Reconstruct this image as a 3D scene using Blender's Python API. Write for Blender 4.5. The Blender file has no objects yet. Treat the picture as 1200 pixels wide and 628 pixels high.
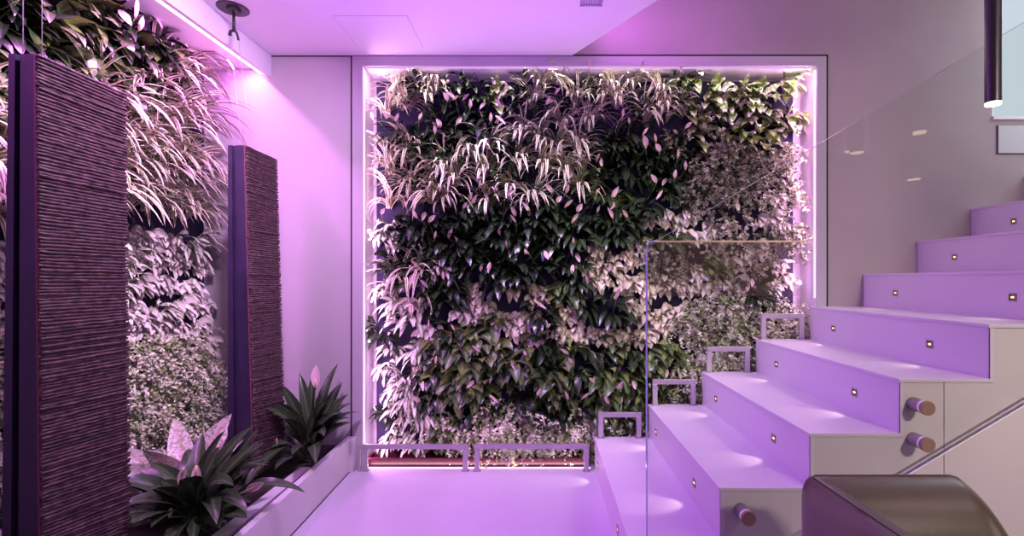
import bpy, math, random
from mathutils import Vector, Matrix

S = bpy.context.scene
C = S.collection
R = random.Random(7)
PI = math.pi

# ------------------------------------------------------------------ camera
# eye at X=0, Y=0, Z=1.05, looking along +Y; 16.8 mm lens with a small lens shift
EYE = 1.05
cam_d = bpy.data.cameras.new('camera')
cam = bpy.data.objects.new('camera', cam_d)
C.objects.link(cam)
cam.location = (0, 0, EYE)
cam.rotation_euler = (PI / 2, 0, 0)
cam_d.sensor_width = 36
cam_d.lens = 560 / 1200 * 36
cam_d.shift_x = -35 / 1200
cam_d.shift_y = 14 / 1200
cam_d.clip_start = 0.02
S.camera = cam


def at(px, py, Y):
    return Vector(((px - 635) / 560 * Y, Y, EYE - (py - 328) / 560 * Y))


# ------------------------------------------------------------------ helpers
class MB:
    """Collects vertices and faces; build() links them as ONE mesh object."""

    def __init__(self):
        self.v, self.f, self.uv, self.mi, self.sm = [], [], [], [], []

    def quad(self, pts, uvs=None, mi=0, smooth=False):
        b = len(self.v)
        self.v.extend(Vector(p) for p in pts)
        self.f.append(tuple(range(b, b + len(pts))))
        self.uv.append(uvs or [(0, 0)] * len(pts))
        self.mi.append(mi)
        self.sm.append(smooth)

    def box(self, x0, x1, y0, y1, z0, z1, mi=0):
        p = [(x0, y0, z0), (x1, y0, z0), (x1, y1, z0), (x0, y1, z0), (x0, y0, z1), (x1, y0, z1), (x1, y1, z1), (x0, y1, z1)]
        self.hexa(p, mi)

    def hexa(self, p, mi=0):
        b = len(self.v)
        self.v.extend(Vector(q) for q in p)
        for q in ((3, 2, 1, 0), (4, 5, 6, 7), (0, 1, 5, 4), (1, 2, 6, 5), (2, 3, 7, 6), (3, 0, 4, 7)):
            self.f.append(tuple(b + i for i in q))
            self.uv.append([(0, 0)] * 4)
            self.mi.append(mi)
            self.sm.append(False)

    def prism(self, poly, axis, a, b, mi=0):
        """poly in the plane across AXIS ('y': (x,z); 'z': (x,y)), from a to b."""
        def P(u, w, t):
            return (u, t, w) if axis == 'y' else (u, w, t)
        n = len(poly)
        base = len(self.v)
        self.v.extend(Vector(P(u, w, a)) for u, w in poly)
        self.v.extend(Vector(P(u, w, b)) for u, w in poly)
        fs = [tuple(base + i for i in range(n)), tuple(base + n + i for i in reversed(range(n)))]
        for i in range(n):
            j = (i + 1) % n
            fs.append((base + j, base + i, base + n + i, base + n + j))
        for f in fs:
            self.f.append(f)
            self.uv.append([(0, 0)] * len(f))
            self.mi.append(mi)
            self.sm.append(False)

    def tube(self, pts, r, n=8, mi=0, cap=True):
        pts = [Vector(p) for p in pts]
        rs = r if isinstance(r, (list, tuple)) else [r] * len(pts)
        base = len(self.v)
        ref = None
        for i, p in enumerate(pts):
            t = (pts[min(i + 1, len(pts) - 1)] - pts[max(i - 1, 0)]).normalized()
            if ref is None:
                ref = Vector((0, 0, 1)) if abs(t.z) < 0.9 else Vector((1, 0, 0))
            s = t.cross(ref).normalized()
            u = s.cross(t).normalized()
            ref = u
            for k in range(n):
                a = 2 * PI * k / n
                self.v.append(p + (s * math.cos(a) + u * math.sin(a)) * rs[i])
        for i in range(len(pts) - 1):
            for k in range(n):
                k2 = (k + 1) % n
                self.f.append((base + i * n + k, base + i * n + k2, base + (i + 1) * n + k2, base + (i + 1) * n + k))
                self.uv.append([(k / n, i), (k2 / n, i), (k2 / n, i + 1), (k / n, i + 1)])
                self.mi.append(mi)
                self.sm.append(True)
        if cap:
            for f in (tuple(base + k for k in reversed(range(n))), tuple(base + (len(pts) - 1) * n + k for k in range(n))):
                self.f.append(f)
                self.uv.append([(0, 0)] * n)
                self.mi.append(mi)
                self.sm.append(False)

    def lathe(self, prof, c, n=24, mi=0, axis='z'):
        c = Vector(c)
        base = len(self.v)
        for r, h in prof:
            for k in range(n):
                a = 2 * PI * k / n
                q = Vector((r * math.cos(a), r * math.sin(a), h))
                if axis == 'y':
                    q = Vector((q.x, -q.z, q.y))
                self.v.append(c + q)
        for i in range(len(prof) - 1):
            for k in range(n):
                k2 = (k + 1) % n
                self.f.append((base + i * n + k, base + i * n + k2, base + (i + 1) * n + k2, base + (i + 1) * n + k))
                self.uv.append([(0, 0)] * 4)
                self.mi.append(mi)
                self.sm.append(False)
        for f in (tuple(base + k for k in reversed(range(n))), tuple(base + (len(prof) - 1) * n + k for k in range(n))):
            self.f.append(f)
            self.uv.append([(0, 0)] * n)
            self.mi.append(mi)
            self.sm.append(False)

    def strip(self, rows, mi=0, uv=True):
        """rows: list of rows of equal length; row i at v=i/(len-1)."""
        base = len(self.v)
        m = len(rows[0])
        for r in rows:
            self.v.extend(r)
        L = len(rows) - 1
        for i in range(L):
            for j in range(m - 1):
                self.f.append((base + i * m + j, base + i * m + j + 1, base + (i + 1) * m + j + 1, base + (i + 1) * m + j))
                a, b = j / (m - 1), (j + 1) / (m - 1)
                self.uv.append([(a, i / L), (b, i / L), (b, (i + 1) / L), (a, (i + 1) / L)])
                self.mi.append(mi)
                self.sm.append(True)

    def mesh(self, name, mats):
        me = bpy.data.meshes.new(name)
        me.from_pydata([tuple(v) for v in self.v], [], self.f)
        for m in (mats if isinstance(mats, (list, tuple)) else [mats]):
            me.materials.append(m)
        uvl = me.uv_layers.new(name='UVMap')
        flat = []
        for u in self.uv:
            for a in u:
                flat.extend(a)
        uvl.data.foreach_set('uv', flat)
        me.polygons.foreach_set('material_index', self.mi)
        me.polygons.foreach_set('use_smooth', self.sm)
        me.update()
        return me

    def build(self, name, mats, parent=None, bevel=0, loc=None):
        o = bpy.data.objects.new(name, self.mesh(name, mats))
        C.objects.link(o)
        if parent:
            o.parent = parent
        if loc:
            o.location = loc
        if bevel:
            m = o.modifiers.new('bevel', 'BEVEL')
            m.width = bevel
            m.segments = 2
            m.limit_method = 'ANGLE'
        return o


def tag(o, label, cat, group=None, kind=None):
    o['label'] = label
    o['category'] = cat
    if group:
        o['group'] = group
    if kind:
        o['kind'] = kind
    return o


def struct(o, label=None, cat=None):
    o['kind'] = 'structure'
    if label:
        o['label'] = label
    if cat:
        o['category'] = cat
    return o


def empty(name, loc, label, cat, group=None):
    o = bpy.data.objects.new(name, None)
    C.objects.link(o)
    o.location = loc
    o.empty_display_size = 0.05
    return tag(o, label, cat, group)


def copy_tree(o, parent=None):
    c = o.copy()
    C.objects.link(c)
    if parent:
        c.parent = parent
    for ch in list(o.children):
        copy_tree(ch, c)
    return c


ORD = ['zeroth', 'first', 'second', 'third', 'fourth', 'fifth', 'sixth', 'seventh', 'eighth', 'ninth', 'tenth', 'eleventh',
       'twelfth', 'thirteenth', 'fourteenth', 'fifteenth', 'sixteenth', 'seventeenth', 'eighteenth', 'nineteenth', 'twentieth', 'twenty-first']

# ------------------------------------------------------------------ materials


def mat(name, col, rough=0.5, metal=0.0, var=0.0, scale=6.0, bump=0.0, bscale=80.0, spec=0.5, coat=0.0):
    m = bpy.data.materials.new(name)
    m.use_nodes = True
    nt = m.node_tree
    b = nt.nodes['Principled BSDF']
    b.inputs['Base Color'].default_value = (*col, 1)
    b.inputs['Roughness'].default_value = rough
    b.inputs['Metallic'].default_value = metal
    b.inputs['Specular IOR Level'].default_value = spec
    b.inputs['Coat Weight'].default_value = coat
    tc = nt.nodes.new('ShaderNodeTexCoord')
    if var:
        n = nt.nodes.new('ShaderNodeTexNoise')
        n.inputs['Scale'].default_value = scale
        n.inputs['Detail'].default_value = 6
        nt.links.new(tc.outputs['Object'], n.inputs['Vector'])
        r = nt.nodes.new('ShaderNodeValToRGB')
        r.color_ramp.elements[0].position = 0.3
        r.color_ramp.elements[1].position = 0.7
        r.color_ramp.elements[0].color = (*[c * (1 - var) for c in col], 1)
        r.color_ramp.elements[1].color = (*[min(1, c * (1 + var)) for c in col], 1)
        nt.links.new(n.outputs['Fac'], r.inputs['Fac'])
        nt.links.new(r.outputs['Color'], b.inputs['Base Color'])
    if bump:
        n2 = nt.nodes.new('ShaderNodeTexNoise')
        n2.inputs['Scale'].default_value = bscale
        n2.inputs['Detail'].default_value = 4
        nt.links.new(tc.outputs['Object'], n2.inputs['Vector'])
        bp = nt.nodes.new('ShaderNodeBump')
        bp.inputs['Strength'].default_value = bump
        bp.inputs['Distance'].default_value = 0.002
        nt.links.new(n2.outputs['Fac'], bp.inputs['Height'])
        nt.links.new(bp.outputs['Normal'], b.inputs['Normal'])
    return m


def emit(name, col, strength):
    m = bpy.data.materials.new(name)
    m.use_nodes = True
    nt = m.node_tree
    nt.nodes.clear()
    e = nt.nodes.new('ShaderNodeEmission')
    e.inputs['Color'].default_value = (*col, 1)
    e.inputs['Strength'].default_value = strength
    o = nt.nodes.new('ShaderNodeOutputMaterial')
    nt.links.new(e.outputs[0], o.inputs[0])
    return m


def glass(name, tint=(0.97, 0.98, 0.97), reflect_col=None, amount=0.0, ior=1.5):
    m = bpy.data.materials.new(name)
    m.use_nodes = True
    nt = m.node_tree
    nt.nodes.clear()
    t = nt.nodes.new('ShaderNodeBsdfTransparent')
    t.inputs['Color'].default_value = (*tint, 1)
    g = nt.nodes.new('ShaderNodeBsdfGlossy')
    g.inputs['Roughness'].default_value = 0.0
    fr = nt.nodes.new('ShaderNodeFresnel')
    fr.inputs['IOR'].default_value = ior
    ge = nt.nodes.new('ShaderNodeNewGeometry')
    inv = nt.nodes.new('ShaderNodeMath')
    inv.operation = 'SUBTRACT'
    inv.inputs[0].default_value = 1.0
    nt.links.new(ge.outputs['Backfacing'], inv.inputs[1])
    mu = nt.nodes.new('ShaderNodeMath')
    mu.operation = 'MULTIPLY'
    nt.links.new(fr.outputs[0], mu.inputs[0])
    nt.links.new(inv.outputs[0], mu.inputs[1])
    mx = nt.nodes.new('ShaderNodeMixShader')
    nt.links.new(mu.outputs[0], mx.inputs[0])
    nt.links.new(t.outputs[0], mx.inputs[1])
    nt.links.new(g.outputs[0], mx.inputs[2])
    last = mx
    if reflect_col:
        d = nt.nodes.new('ShaderNodeBsdfDiffuse')
        d.inputs['Color'].default_value = (*reflect_col, 1)
        m2 = nt.nodes.new('ShaderNodeMixShader')
        m2.inputs[0].default_value = amount
        nt.links.new(mx.outputs[0], m2.inputs[1])
        nt.links.new(d.outputs[0], m2.inputs[2])
        last = m2
    o = nt.nodes.new('ShaderNodeOutputMaterial')
    nt.links.new(last.outputs[0], o.inputs[0])
    return m


def leaf_mat(name, centre, edge, e0, e1, rough=0.42, veins=0.0, mottle=None, msc=40, rnd=0.25):
    """Colour runs from the midrib (u=.5) to the margin (u=0,1); optional mottling in a third colour."""
    m = bpy.data.materials.new(name)
    m.use_nodes = True
    nt = m.node_tree
    b = nt.nodes['Principled BSDF']
    b.inputs['Roughness'].default_value = rough
    uv = nt.nodes.new('ShaderNodeUVMap')
    uv.uv_map = 'UVMap'
    sx = nt.nodes.new('ShaderNodeSeparateXYZ')
    nt.links.new(uv.outputs[0], sx.inputs[0])
    a = nt.nodes.new('ShaderNodeMath')
    a.operation = 'SUBTRACT'
    a.inputs[1].default_value = 0.5
    nt.links.new(sx.outputs['X'], a.inputs[0])
    ab = nt.nodes.new('ShaderNodeMath')
    ab.operation = 'ABSOLUTE'
    nt.links.new(a.outputs[0], ab.inputs[0])
    fac = ab.outputs[0]
    if veins:
        # side veins that run slantwise from the midrib
        sub = nt.nodes.new('ShaderNodeMath')
        sub.operation = 'MULTIPLY_ADD'
        nt.links.new(ab.outputs[0], sub.inputs[0])
        sub.inputs[1].default_value = -0.6
        nt.links.new(sx.outputs['Y'], sub.inputs[2])
        sn = nt.nodes.new('ShaderNodeMath')
        sn.operation = 'MULTIPLY'
        sn.inputs[1].default_value = 90
        nt.links.new(sub.outputs[0], sn.inputs[0])
        si = nt.nodes.new('ShaderNodeMath')
        si.operation = 'SINE'
        nt.links.new(sn.outputs[0], si.inputs[0])
        ad = nt.nodes.new('ShaderNodeMath')
        ad.operation = 'MULTIPLY_ADD'
        ad.inputs[1].default_value = veins
        nt.links.new(si.outputs[0], ad.inputs[0])
        nt.links.new(ab.outputs[0], ad.inputs[2])
        fac = ad.outputs[0]
    mr = nt.nodes.new('ShaderNodeMapRange')
    mr.interpolation_type = 'SMOOTHSTEP'
    mr.inputs['From Min'].default_value = e0
    mr.inputs['From Max'].default_value = e1
    nt.links.new(fac, mr.inputs['Value'])
    mx = nt.nodes.new('ShaderNodeMix')
    mx.data_type = 'RGBA'
    mx.inputs['A'].default_value = (*centre, 1)
    mx.inputs['B'].default_value = (*edge, 1)
    nt.links.new(mr.outputs[0], mx.inputs['Factor'])
    out = mx.outputs['Result']
    tc = nt.nodes.new('ShaderNodeTexCoord')
    if mottle:
        n = nt.nodes.new('ShaderNodeTexNoise')
        n.inputs['Scale'].default_value = msc
        n.inputs['Detail'].default_value = 2
        nt.links.new(tc.outputs['Object'], n.inputs['Vector'])
        mr2 = nt.nodes.new('ShaderNodeMapRange')
        mr2.inputs['From Min'].default_value = 0.48
        mr2.inputs['From Max'].default_value = 0.6
        nt.links.new(n.outputs['Fac'], mr2.inputs['Value'])
        m2 = nt.nodes.new('ShaderNodeMix')
        m2.data_type = 'RGBA'
        nt.links.new(mr2.outputs[0], m2.inputs['Factor'])
        nt.links.new(out, m2.inputs['A'])
        m2.inputs['B'].default_value = (*mottle, 1)
        out = m2.outputs['Result']
    oi = nt.nodes.new('ShaderNodeObjectInfo')
    mr3 = nt.nodes.new('ShaderNodeMapRange')
    mr3.inputs['To Min'].default_value = 1 - rnd
    mr3.inputs['To Max'].default_value = 1 + rnd
    nt.links.new(oi.outputs['Random'], mr3.inputs['Value'])
    hv = nt.nodes.new('ShaderNodeHueSaturation')
    nt.links.new(mr3.outputs[0], hv.inputs['Value'])
    nt.links.new(out, hv.inputs['Color'])
    nt.links.new(hv.outputs[0], b.inputs['Base Color'])
    return m


M = {}
M['plaster'] = mat('plaster', (0.50, 0.46, 0.48), 0.85, var=0.06, scale=2.2, bump=0.08, bscale=30)
M['taupe'] = mat('taupe plaster', (0.42, 0.36, 0.365), 0.85, var=0.08, scale=2.0, bump=0.08, bscale=30)
M['ceiling'] = mat('ceiling paint', (0.80, 0.78, 0.80), 0.9)
M['floor'] = mat('microcement floor', (0.56, 0.51, 0.60), 0.42, var=0.05, scale=2.5, bump=0.04, bscale=25)
M['stair'] = mat('microcement stair', (0.65, 0.58, 0.66), 0.45, var=0.03, scale=3, bump=0.03, bscale=25)
M['cladding'] = mat('stair cladding', (0.58, 0.555, 0.55), 0.55, var=0.03, scale=3)
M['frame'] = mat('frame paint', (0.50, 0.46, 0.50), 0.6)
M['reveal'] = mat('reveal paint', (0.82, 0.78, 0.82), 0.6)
M['gap'] = mat('shadow gap', (0.02, 0.015, 0.02), 0.8)
M['felt'] = mat('planting felt', (0.018, 0.015, 0.045), 0.95, var=0.25, scale=9, bump=0.3, bscale=60)
M['planter'] = mat('planter render', (0.62, 0.58, 0.60), 0.6, var=0.04, scale=4, bump=0.05)
M['soil'] = mat('soil', (0.03, 0.02, 0.018), 1.0, var=0.5, scale=60, bump=1.0, bscale=120)
M['crimson'] = mat('crimson trough', (0.075, 0.0025, 0.018), 0.45, var=0.2, scale=14)
M['rail'] = mat('satin metal', (0.55, 0.50, 0.55), 0.35, metal=0.7)
M['bronze'] = mat('brushed copper cap', (0.38, 0.25, 0.18), 0.42, metal=0.5)
M['washer'] = mat('clear nylon washer', (0.85, 0.85, 0.90), 0.25)
M['spacer'] = mat('mauve steel', (0.32, 0.27, 0.29), 0.4, metal=0.5)
M['steel'] = mat('dark steel', (0.05, 0.045, 0.05), 0.4, metal=0.6)
M['black'] = mat('black lacquer', (0.022, 0.014, 0.024), 0.35, bump=0.03)
M['board'] = mat('dark violet board', (0.030, 0.020, 0.052), 0.34, var=0.25, scale=9, bump=0.12, bscale=40)
M['boardedge'] = mat('board edge', (0.16, 0.05, 0.07), 0.6)
M['rope'] = mat('rope', (0.074, 0.038, 0.048), 0.48, var=0.8, scale=45, bump=0.8, bscale=300)
M['wire'] = mat('steel wire', (0.75, 0.70, 0.75), 0.35, metal=0.4)
M['leather'] = mat('olive leather', (0.115, 0.092, 0.062), 0.34, var=0.10, scale=10, bump=0.18, bscale=160)
M['piping'] = mat('leather piping', (0.05, 0.03, 0.045), 0.4)
M['grille'] = mat('vent grille', (0.45, 0.40, 0.50), 0.6)
M['plate'] = mat('wall plate', (0.55, 0.54, 0.56), 0.5)
M['bezel'] = mat('brushed bezel', (0.42, 0.36, 0.32), 0.35, metal=0.7)
M['glass'] = glass('clear glass')
M['reflected'] = glass('painted brown reflection', reflect_col=(0.30, 0.21, 0.17), amount=0.13)  # reflection of the room put into the colour of a thin layer
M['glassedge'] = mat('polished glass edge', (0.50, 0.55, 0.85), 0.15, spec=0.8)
M['glassrim'] = mat('fine glass rim', (0.45, 0.42, 0.48), 0.2)
M['seam'] = mat('amber seam', (0.95, 0.80, 0.45), 0.3)
M['warm_led'] = emit('warm led', (1.0, 0.74, 0.27), 3.2)
M['lamp_led'] = emit('pendant lens', (1.0, 0.76, 0.45), 9)
M['well'] = mat('light well', (0.16, 0.12, 0.10), 0.5)
M['purple_led'] = emit('purple led', (1.0, 0.62, 1.0), 1.5)
M['dim_led'] = emit('dim purple led', (0.85, 0.45, 0.95), 0.9)
M['pink_led'] = emit('pink led', (1.0, 0.60, 1.0), 2.2)
M['daylight'] = emit('daylight pane', (0.74, 0.85, 0.95), 0.80)

# ------------------------------------------------------------------ room shell
YB = 2.654          # face of the back wall
NX0, NX1, NZ1 = -0.995, 1.526, 2.238   # niche opening
ZC = 2.295          # ceiling soffit
YN = 2.82           # back of the niche

w = MB()
w.box(-2.1, NX0 - 0.057, YB, YB + 0.25, -0.1, 3.6)
struct(w.build('wall_back_left', M['plaster']))
w = MB()
w.box(NX0 - 0.057, NX1 + 0.052, YB, YB + 0.25, 2.295, 3.6)
struct(w.build('wall_back_upper', M['taupe']))
w = MB()
w.box(NX0 - 0.057, NX1 + 0.052, YN, YB + 0.25, -0.1, 2.295)
struct(w.build('wall_back_niche', M['plaster']))
w = MB()
w.box(NX1 + 0.052, 2.50, YB, YB + 0.25, -0.1, 3.6)
w.box(2.50, 4.2, YB, YB + 0.25, -0.1, 1.955)
struct(w.build('wall_back_right', M['taupe']))
w = MB()
w.box(-2.05, -1.86, -1.6, YB, -0.1, 2.4)
struct(w.build('wall_left', M['plaster']))
w = MB()
w.box(-2.05, 4.2, -1.6, YN, -0.1, 0.0)
struct(w.build('floor', M['floor']))

# soffit: its free edge runs diagonally from the back wall towards the stairwell
w = MB()
w.prism([(-1.50, YB), (-1.585, -1.6), (3.2, -1.6), (1.92, 0.0), (0.166, YB)], 'z', ZC, ZC + 0.32)
struct(w.build('ceiling', M['ceiling']))
w = MB()
w.prism([(-2.05, YB), (-2.05, -1.6), (-1.62, -1.6), (-1.537, YB)], 'z', 2.222, ZC + 0.32)
struct(w.build('ceiling_lower', M['ceiling']))
w = MB()
w.prism([(-2.1, YB + .25), (-2.1, -1.6), (4.2, -1.6), (4.2, YB + .25)], 'z', 3.6, 3.7)
struct(w.build('ceiling_upper', M['ceiling']))
# hanging lip along the edge of the lower ceiling
w = MB()
w.hexa([(-1.522, YB, 2.178), (-1.607, -1.6, 2.178), (-1.587, -1.6, 2.178), (-1.502, YB, 2.178),
        (-1.522, YB, 2.30), (-1.607, -1.6, 2.30), (-1.587, -1.6, 2.30), (-1.502, YB, 2.30)])
struct(w.build('trim_1', M['ceiling']))
# dark shadow lines: outline of the niche frame, ceiling joint
g = MB()
ox0, ox1 = NX0 - 0.057, NX1 + 0.052
g.box(ox0 - 0.009, ox0, YB - 0.003, YB + 0.02, 0.0, ZC - 0.004)
g.box(ox1, ox1 + 0.010, YB - 0.003, YB + 0.02, 0.0, ZC + 0.006)
g.box(ox0 - 0.009, ox1 + 0.010, YB - 0.003, YB + 0.02, ZC - 0.004, ZC + 0.006)
g.box(-1.50, ox0, YB - 0.003, YB + 0.02, ZC - 0.006, ZC)
struct(g.build('trim_2', M['gap']))
# niche frame face and the lit reveals
g = MB()
yf = YB - 0.004
g.box(ox0, NX0, yf, YB + 0.10, 0.0, ZC - 0.004)
g.box(NX1, ox1, yf, YB + 0.10, 0.0, ZC - 0.004)
g.box(NX0, NX1, yf, YB + 0.10, NZ1, ZC - 0.004)
struct(g.build('trim_3', M['frame']))
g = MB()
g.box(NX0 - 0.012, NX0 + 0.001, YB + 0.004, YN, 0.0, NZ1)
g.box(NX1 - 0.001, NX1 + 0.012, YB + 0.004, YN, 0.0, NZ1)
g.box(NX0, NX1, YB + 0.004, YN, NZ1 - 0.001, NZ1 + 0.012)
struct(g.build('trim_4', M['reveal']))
# felt behind the plants
g = MB()
g.box(NX0 + 0.03, NX1 - 0.06, YN - 0.03, YN - 0.001, 0.0, NZ1 - 0.03)
tag(g.build('planting_felt', M['felt']), 'blue violet felt backing behind the plants of the framed niche', 'planting felt')
g = MB()
g.box(-1.859, -1.835, 0.9, YB - 0.06, 0.0, 2.20)
tag(g.build('planting_felt', M['felt']), 'blue violet felt backing behind the plants of the side wall', 'planting felt')
# crimson trough under the green wall
g = MB()
for b in ((-0.985, 0.262, 2.685, 2.697, 0, 0.050), (-0.985, 0.262, 2.775, 2.787, 0, 0.050), (-0.985, -0.973, 2.697, 2.775, 0, 0.05),
          (0.25, 0.262, 2.697, 2.775, 0, 0.05), (-0.973, 0.25, 2.697, 2.775, 0, 0.012)):
    g.box(*b)
tag(g.build('planting_trough', M['crimson'], bevel=0.002), 'long crimson trough on the floor under the framed plant wall', 'trough')

# window and daylight at the upper flight
wn = MB()
wn.box(2.50, 4.2, YB + 0.14, YB + 0.15, 1.955, 3.6)
win = struct(wn.build('window_1', M['daylight']))
wn = MB()
wn.box(2.50, 2.53, YB + 0.02, YB + 0.14, 1.955, 3.6)
wn.box(2.50, 4.2, YB - 0.01, YB + 0.14, 1.94, 1.957)
struct(wn.build('window_frame', M['reveal'], win))
# blank access panel under the window
g = MB()
g.box(2.528, 2.95, YB - 0.008, YB, 1.752, 1.905)
p = g.build('access_panel', M['plate'], bevel=0.003)
tag(p, 'blank grey access panel on the wall under the bright window', 'panel')
g = MB()
for b in ((2.5245, 2.9535, YB - 0.004, YB, 1.7485, 1.752), (2.5245, 2.528, YB - 0.004, YB, 1.752, 1.905), (2.5245, 2.9535, YB - 0.004, YB, 1.905, 1.907)):
    g.box(*b)
g.build('shadow_frame', M['gap'], p)

# ------------------------------------------------------------------ staircase
RISE, GO, X0 = 0.1805, 0.298, 0.294
YF = 1.585           # open side of the flight
NST = 9
stair = empty('staircase', (X0, YF, 0), 'pale microcement staircase climbing along the framed plant wall', 'staircase')


def st(o):
    o.parent = stair
    o.matrix_parent_inverse = Matrix.Translation((-X0, -YF, 0))
    return o


for n in range(1, NST + 1):
    x = X0 + GO * (n - 1)
    z = RISE * n
    xe = x + GO + 0.012 if n < NST else x + 1.0
    yb = YB - 0.002
    t = MB()
    t.box(x - 0.004, xe, YF - 0.001, yb, z - 0.012, z)
    o = st(t.build('tread', M['stair'], bevel=0.0015))
    r = MB()
    r.box(x, x + 0.014, YF, yb - 0.001, z - RISE, z - 0.012)
    st(r.build('riser', M['stair']))
# open side, clad in panels with fine joints


def side_poly(xa, xb):
    pts = [(xa, 0.0)]
    n0 = int((xa - X0 - 1e-6) / GO) + 1
    x = xa
    n = n0
    while x < xb - 1e-6:
        z = RISE * n - 0.0135
        xn = min(X0 + GO * n + 0.013, xb)
        pts += [(max(x, xa), z), (xn, z)]
        x = xn
        n += 1
    pts.append((xb, 0.0))
    return pts


for xa, xb in ((X0 + 0.0145, 1.3345), (1.3375, 2.25), (2.253, X0 + GO * NST)):
    q = MB()
    poly = side_poly(xa, xb)
    q.prism(poly, 'y', YF + 0.003, YF + 0.015)
    st(q.build('side_panel', M['cladding']))
# pale trim that outlines each tread end and riser end
for n in range(1, 7):
    x = X0 + GO * (n - 1)
    z = RISE * n
    q = MB()
    q.box(x, x + 0.013, YF - 0.001, YF + 0.004, z - RISE, z - 0.012)
    st(q.build('end_trim', M['stair']))

# step lights
lt = [(1, 2.49), (1, 1.85), (2, 2.476), (2, 1.855), (3, 2.443), (3, 1.833), (4, 2.42), (4, 1.815), (5, 2.435), (5, 1.83),
      (6, 2.41), (6, 1.81), (7, 2.41), (8, 2.41)]
proto = None
LIGHTS = []
for n, y in lt:
    x = X0 + GO * (n - 1)
    z = RISE * (n - 1) + 0.082
    if proto is None:
        proto = empty('step_light', (0, 0, 0), '', 'step light', 'recessed step lights in the risers')
        b = MB()
        h = 0.0155
        for q in ((-h, h, -h, -0.011), (-h, h, 0.011, h), (-h, -0.011, -0.011, 0.011), (0.011, h, -0.011, 0.011)):
            b.box(-0.003, 0.001, q[0], q[1], q[2], q[3])
        b.build('bezel', M['bezel'], proto)
        b = MB()
        b.box(-0.0012, 0.001, -0.011, 0.011, -0.011, 0.011)
        b.build('recess', M['well'], proto)
        b = MB()
        b.box(-0.0022, -0.0011, -0.0055, 0.0055, -0.003, 0.0035)
        b.build('lens', M['warm_led'], proto)
        o = proto
    else:
        o = copy_tree(proto)
    o.location = (x, y, z)
    where = 'nearer the plant wall' if y > 2.2 else 'nearer the open glass side'
    o['label'] = 'small square step light in the %s riser up, %s' % (ORD[n], where)
    ld = bpy.data.lights.new('step spot', 'SPOT')
    ld.energy = 0.55
    ld.color = (1.0, 0.80, 0.72)
    ld.spot_size = math.radians(62)
    ld.spot_blend = 0.6
    ld.shadow_soft_size = 0.004
    lo = bpy.data.objects.new('step_spot', ld)
    C.objects.link(lo)
    lo.location = (x - 0.006, y, z)
    d = Vector((-1, 0, -0.70))
    lo.rotation_euler = d.to_track_quat('-Z', 'Y').to_euler()

# ------------------------------------------------------------------ glass balustrade
GY0, GY1 = 1.5365, 1.5485
bal = empty('glass_balustrade', (0.34, GY0, 0), 'clear glass balustrade sloping up the open side of the stairs', 'balustrade')


def bl(o):
    o.parent = bal
    o.matrix_parent_inverse = Matrix.Translation((-0.34, -GY0, 0))
    return o


gx0 = 0.340
corner = [(gx0, 1.150), (gx0 + 0.004, 1.163), (gx0 + 0.012, 1.171), (gx0 + 0.024, 1.1755)]
SL = 0.595
topx = gx0 + 0.038
top = [(topx, 1.180), (3.0, 1.180 + SL * (3.0 - topx))]
bot = [(3.0, 0.653 + SL * (3.0 - 1.559)), (0.47, 0.653 + SL * (0.47 - 1.559)), (0.455, 0.0), (gx0, 0.0)]
seam_x = 0.862
poly = [(gx0, 0.0)] + corner + top + bot[:2] + [bot[2]]
q = MB()
q.prism(poly[::-1], 'y', GY0, GY1)
bl(q.build('glass_pane', M['glass']))
# bright polished edges
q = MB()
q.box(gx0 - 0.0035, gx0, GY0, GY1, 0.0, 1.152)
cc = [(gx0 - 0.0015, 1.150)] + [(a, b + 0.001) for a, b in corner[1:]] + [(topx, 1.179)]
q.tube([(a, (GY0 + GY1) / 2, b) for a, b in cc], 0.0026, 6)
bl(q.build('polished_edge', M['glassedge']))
q = MB()
q.prism([(topx, 1.180), (3.0, top[1][1]), (3.0, top[1][1] + 0.0016), (topx, 1.1816)], 'y', GY0, GY1)
bl(q.build('upper_edge', M['glassrim']))
q = MB()
q.prism([bot[0], bot[1], (bot[1][0], bot[1][1] - 0.005), (bot[0][0], bot[0][1] - 0.005)], 'y', GY0, GY1)
bl(q.build('lower_edge', M['washer']))
# amber seam with a brown room reflection painted as a band under it
q = MB()
q.box(gx0 + 0.022, seam_x, GY0 - 0.001, GY1 + 0.001, 1.1715, 1.1765)
bl(q.build('seam_strip', M['seam']))
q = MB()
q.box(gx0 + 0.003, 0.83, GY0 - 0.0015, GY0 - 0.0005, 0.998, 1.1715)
o = bl(q.build('brown_reflection', M['reflected']))
o['label'] = 'brown reflection painted as a band'

# standoffs that carry the glass
so = None
for (x, z), lab in (((0.660, 0.288), 'copper-capped glass standoff by itself on the lowest visible stair side'),
                    ((1.232, 0.640), 'upper copper-capped glass standoff of the stacked pair on the stair side'),
                    ((1.232, 0.523), 'lower copper-capped glass standoff of the stacked pair on the stair side')):
    if so is None:
        so = empty('glass_standoff', (0, 0, 0), '', 'standoff', 'standoffs carrying the glass')
        q = MB()
        q.lathe([(0.0222, 0.0), (0.0222, 0.0424)], (0, 0, 0), 28, axis='y')
        q.build('spacer', M['spacer'], so)
        q = MB()
        q.lathe([(0.0222, 0.0425), (0.0222, 0.0515)], (0, 0, 0), 28, axis='y')
        q.build('washer', M['washer'], so)
        q = MB()
        q.lathe([(0.0225, 0.0516), (0.0232, 0.053), (0.0232, 0.063), (0.0222, 0.0642)], (0, 0, 0), 32, axis='y')
        q.build('cap', M['bronze'], so)
        o = so
    else:
        o = copy_tree(so)
    o.location = (x, YF + 0.001, z)
    o['label'] = lab

# ------------------------------------------------------------------ low metal guard rails along the plant wall


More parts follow.
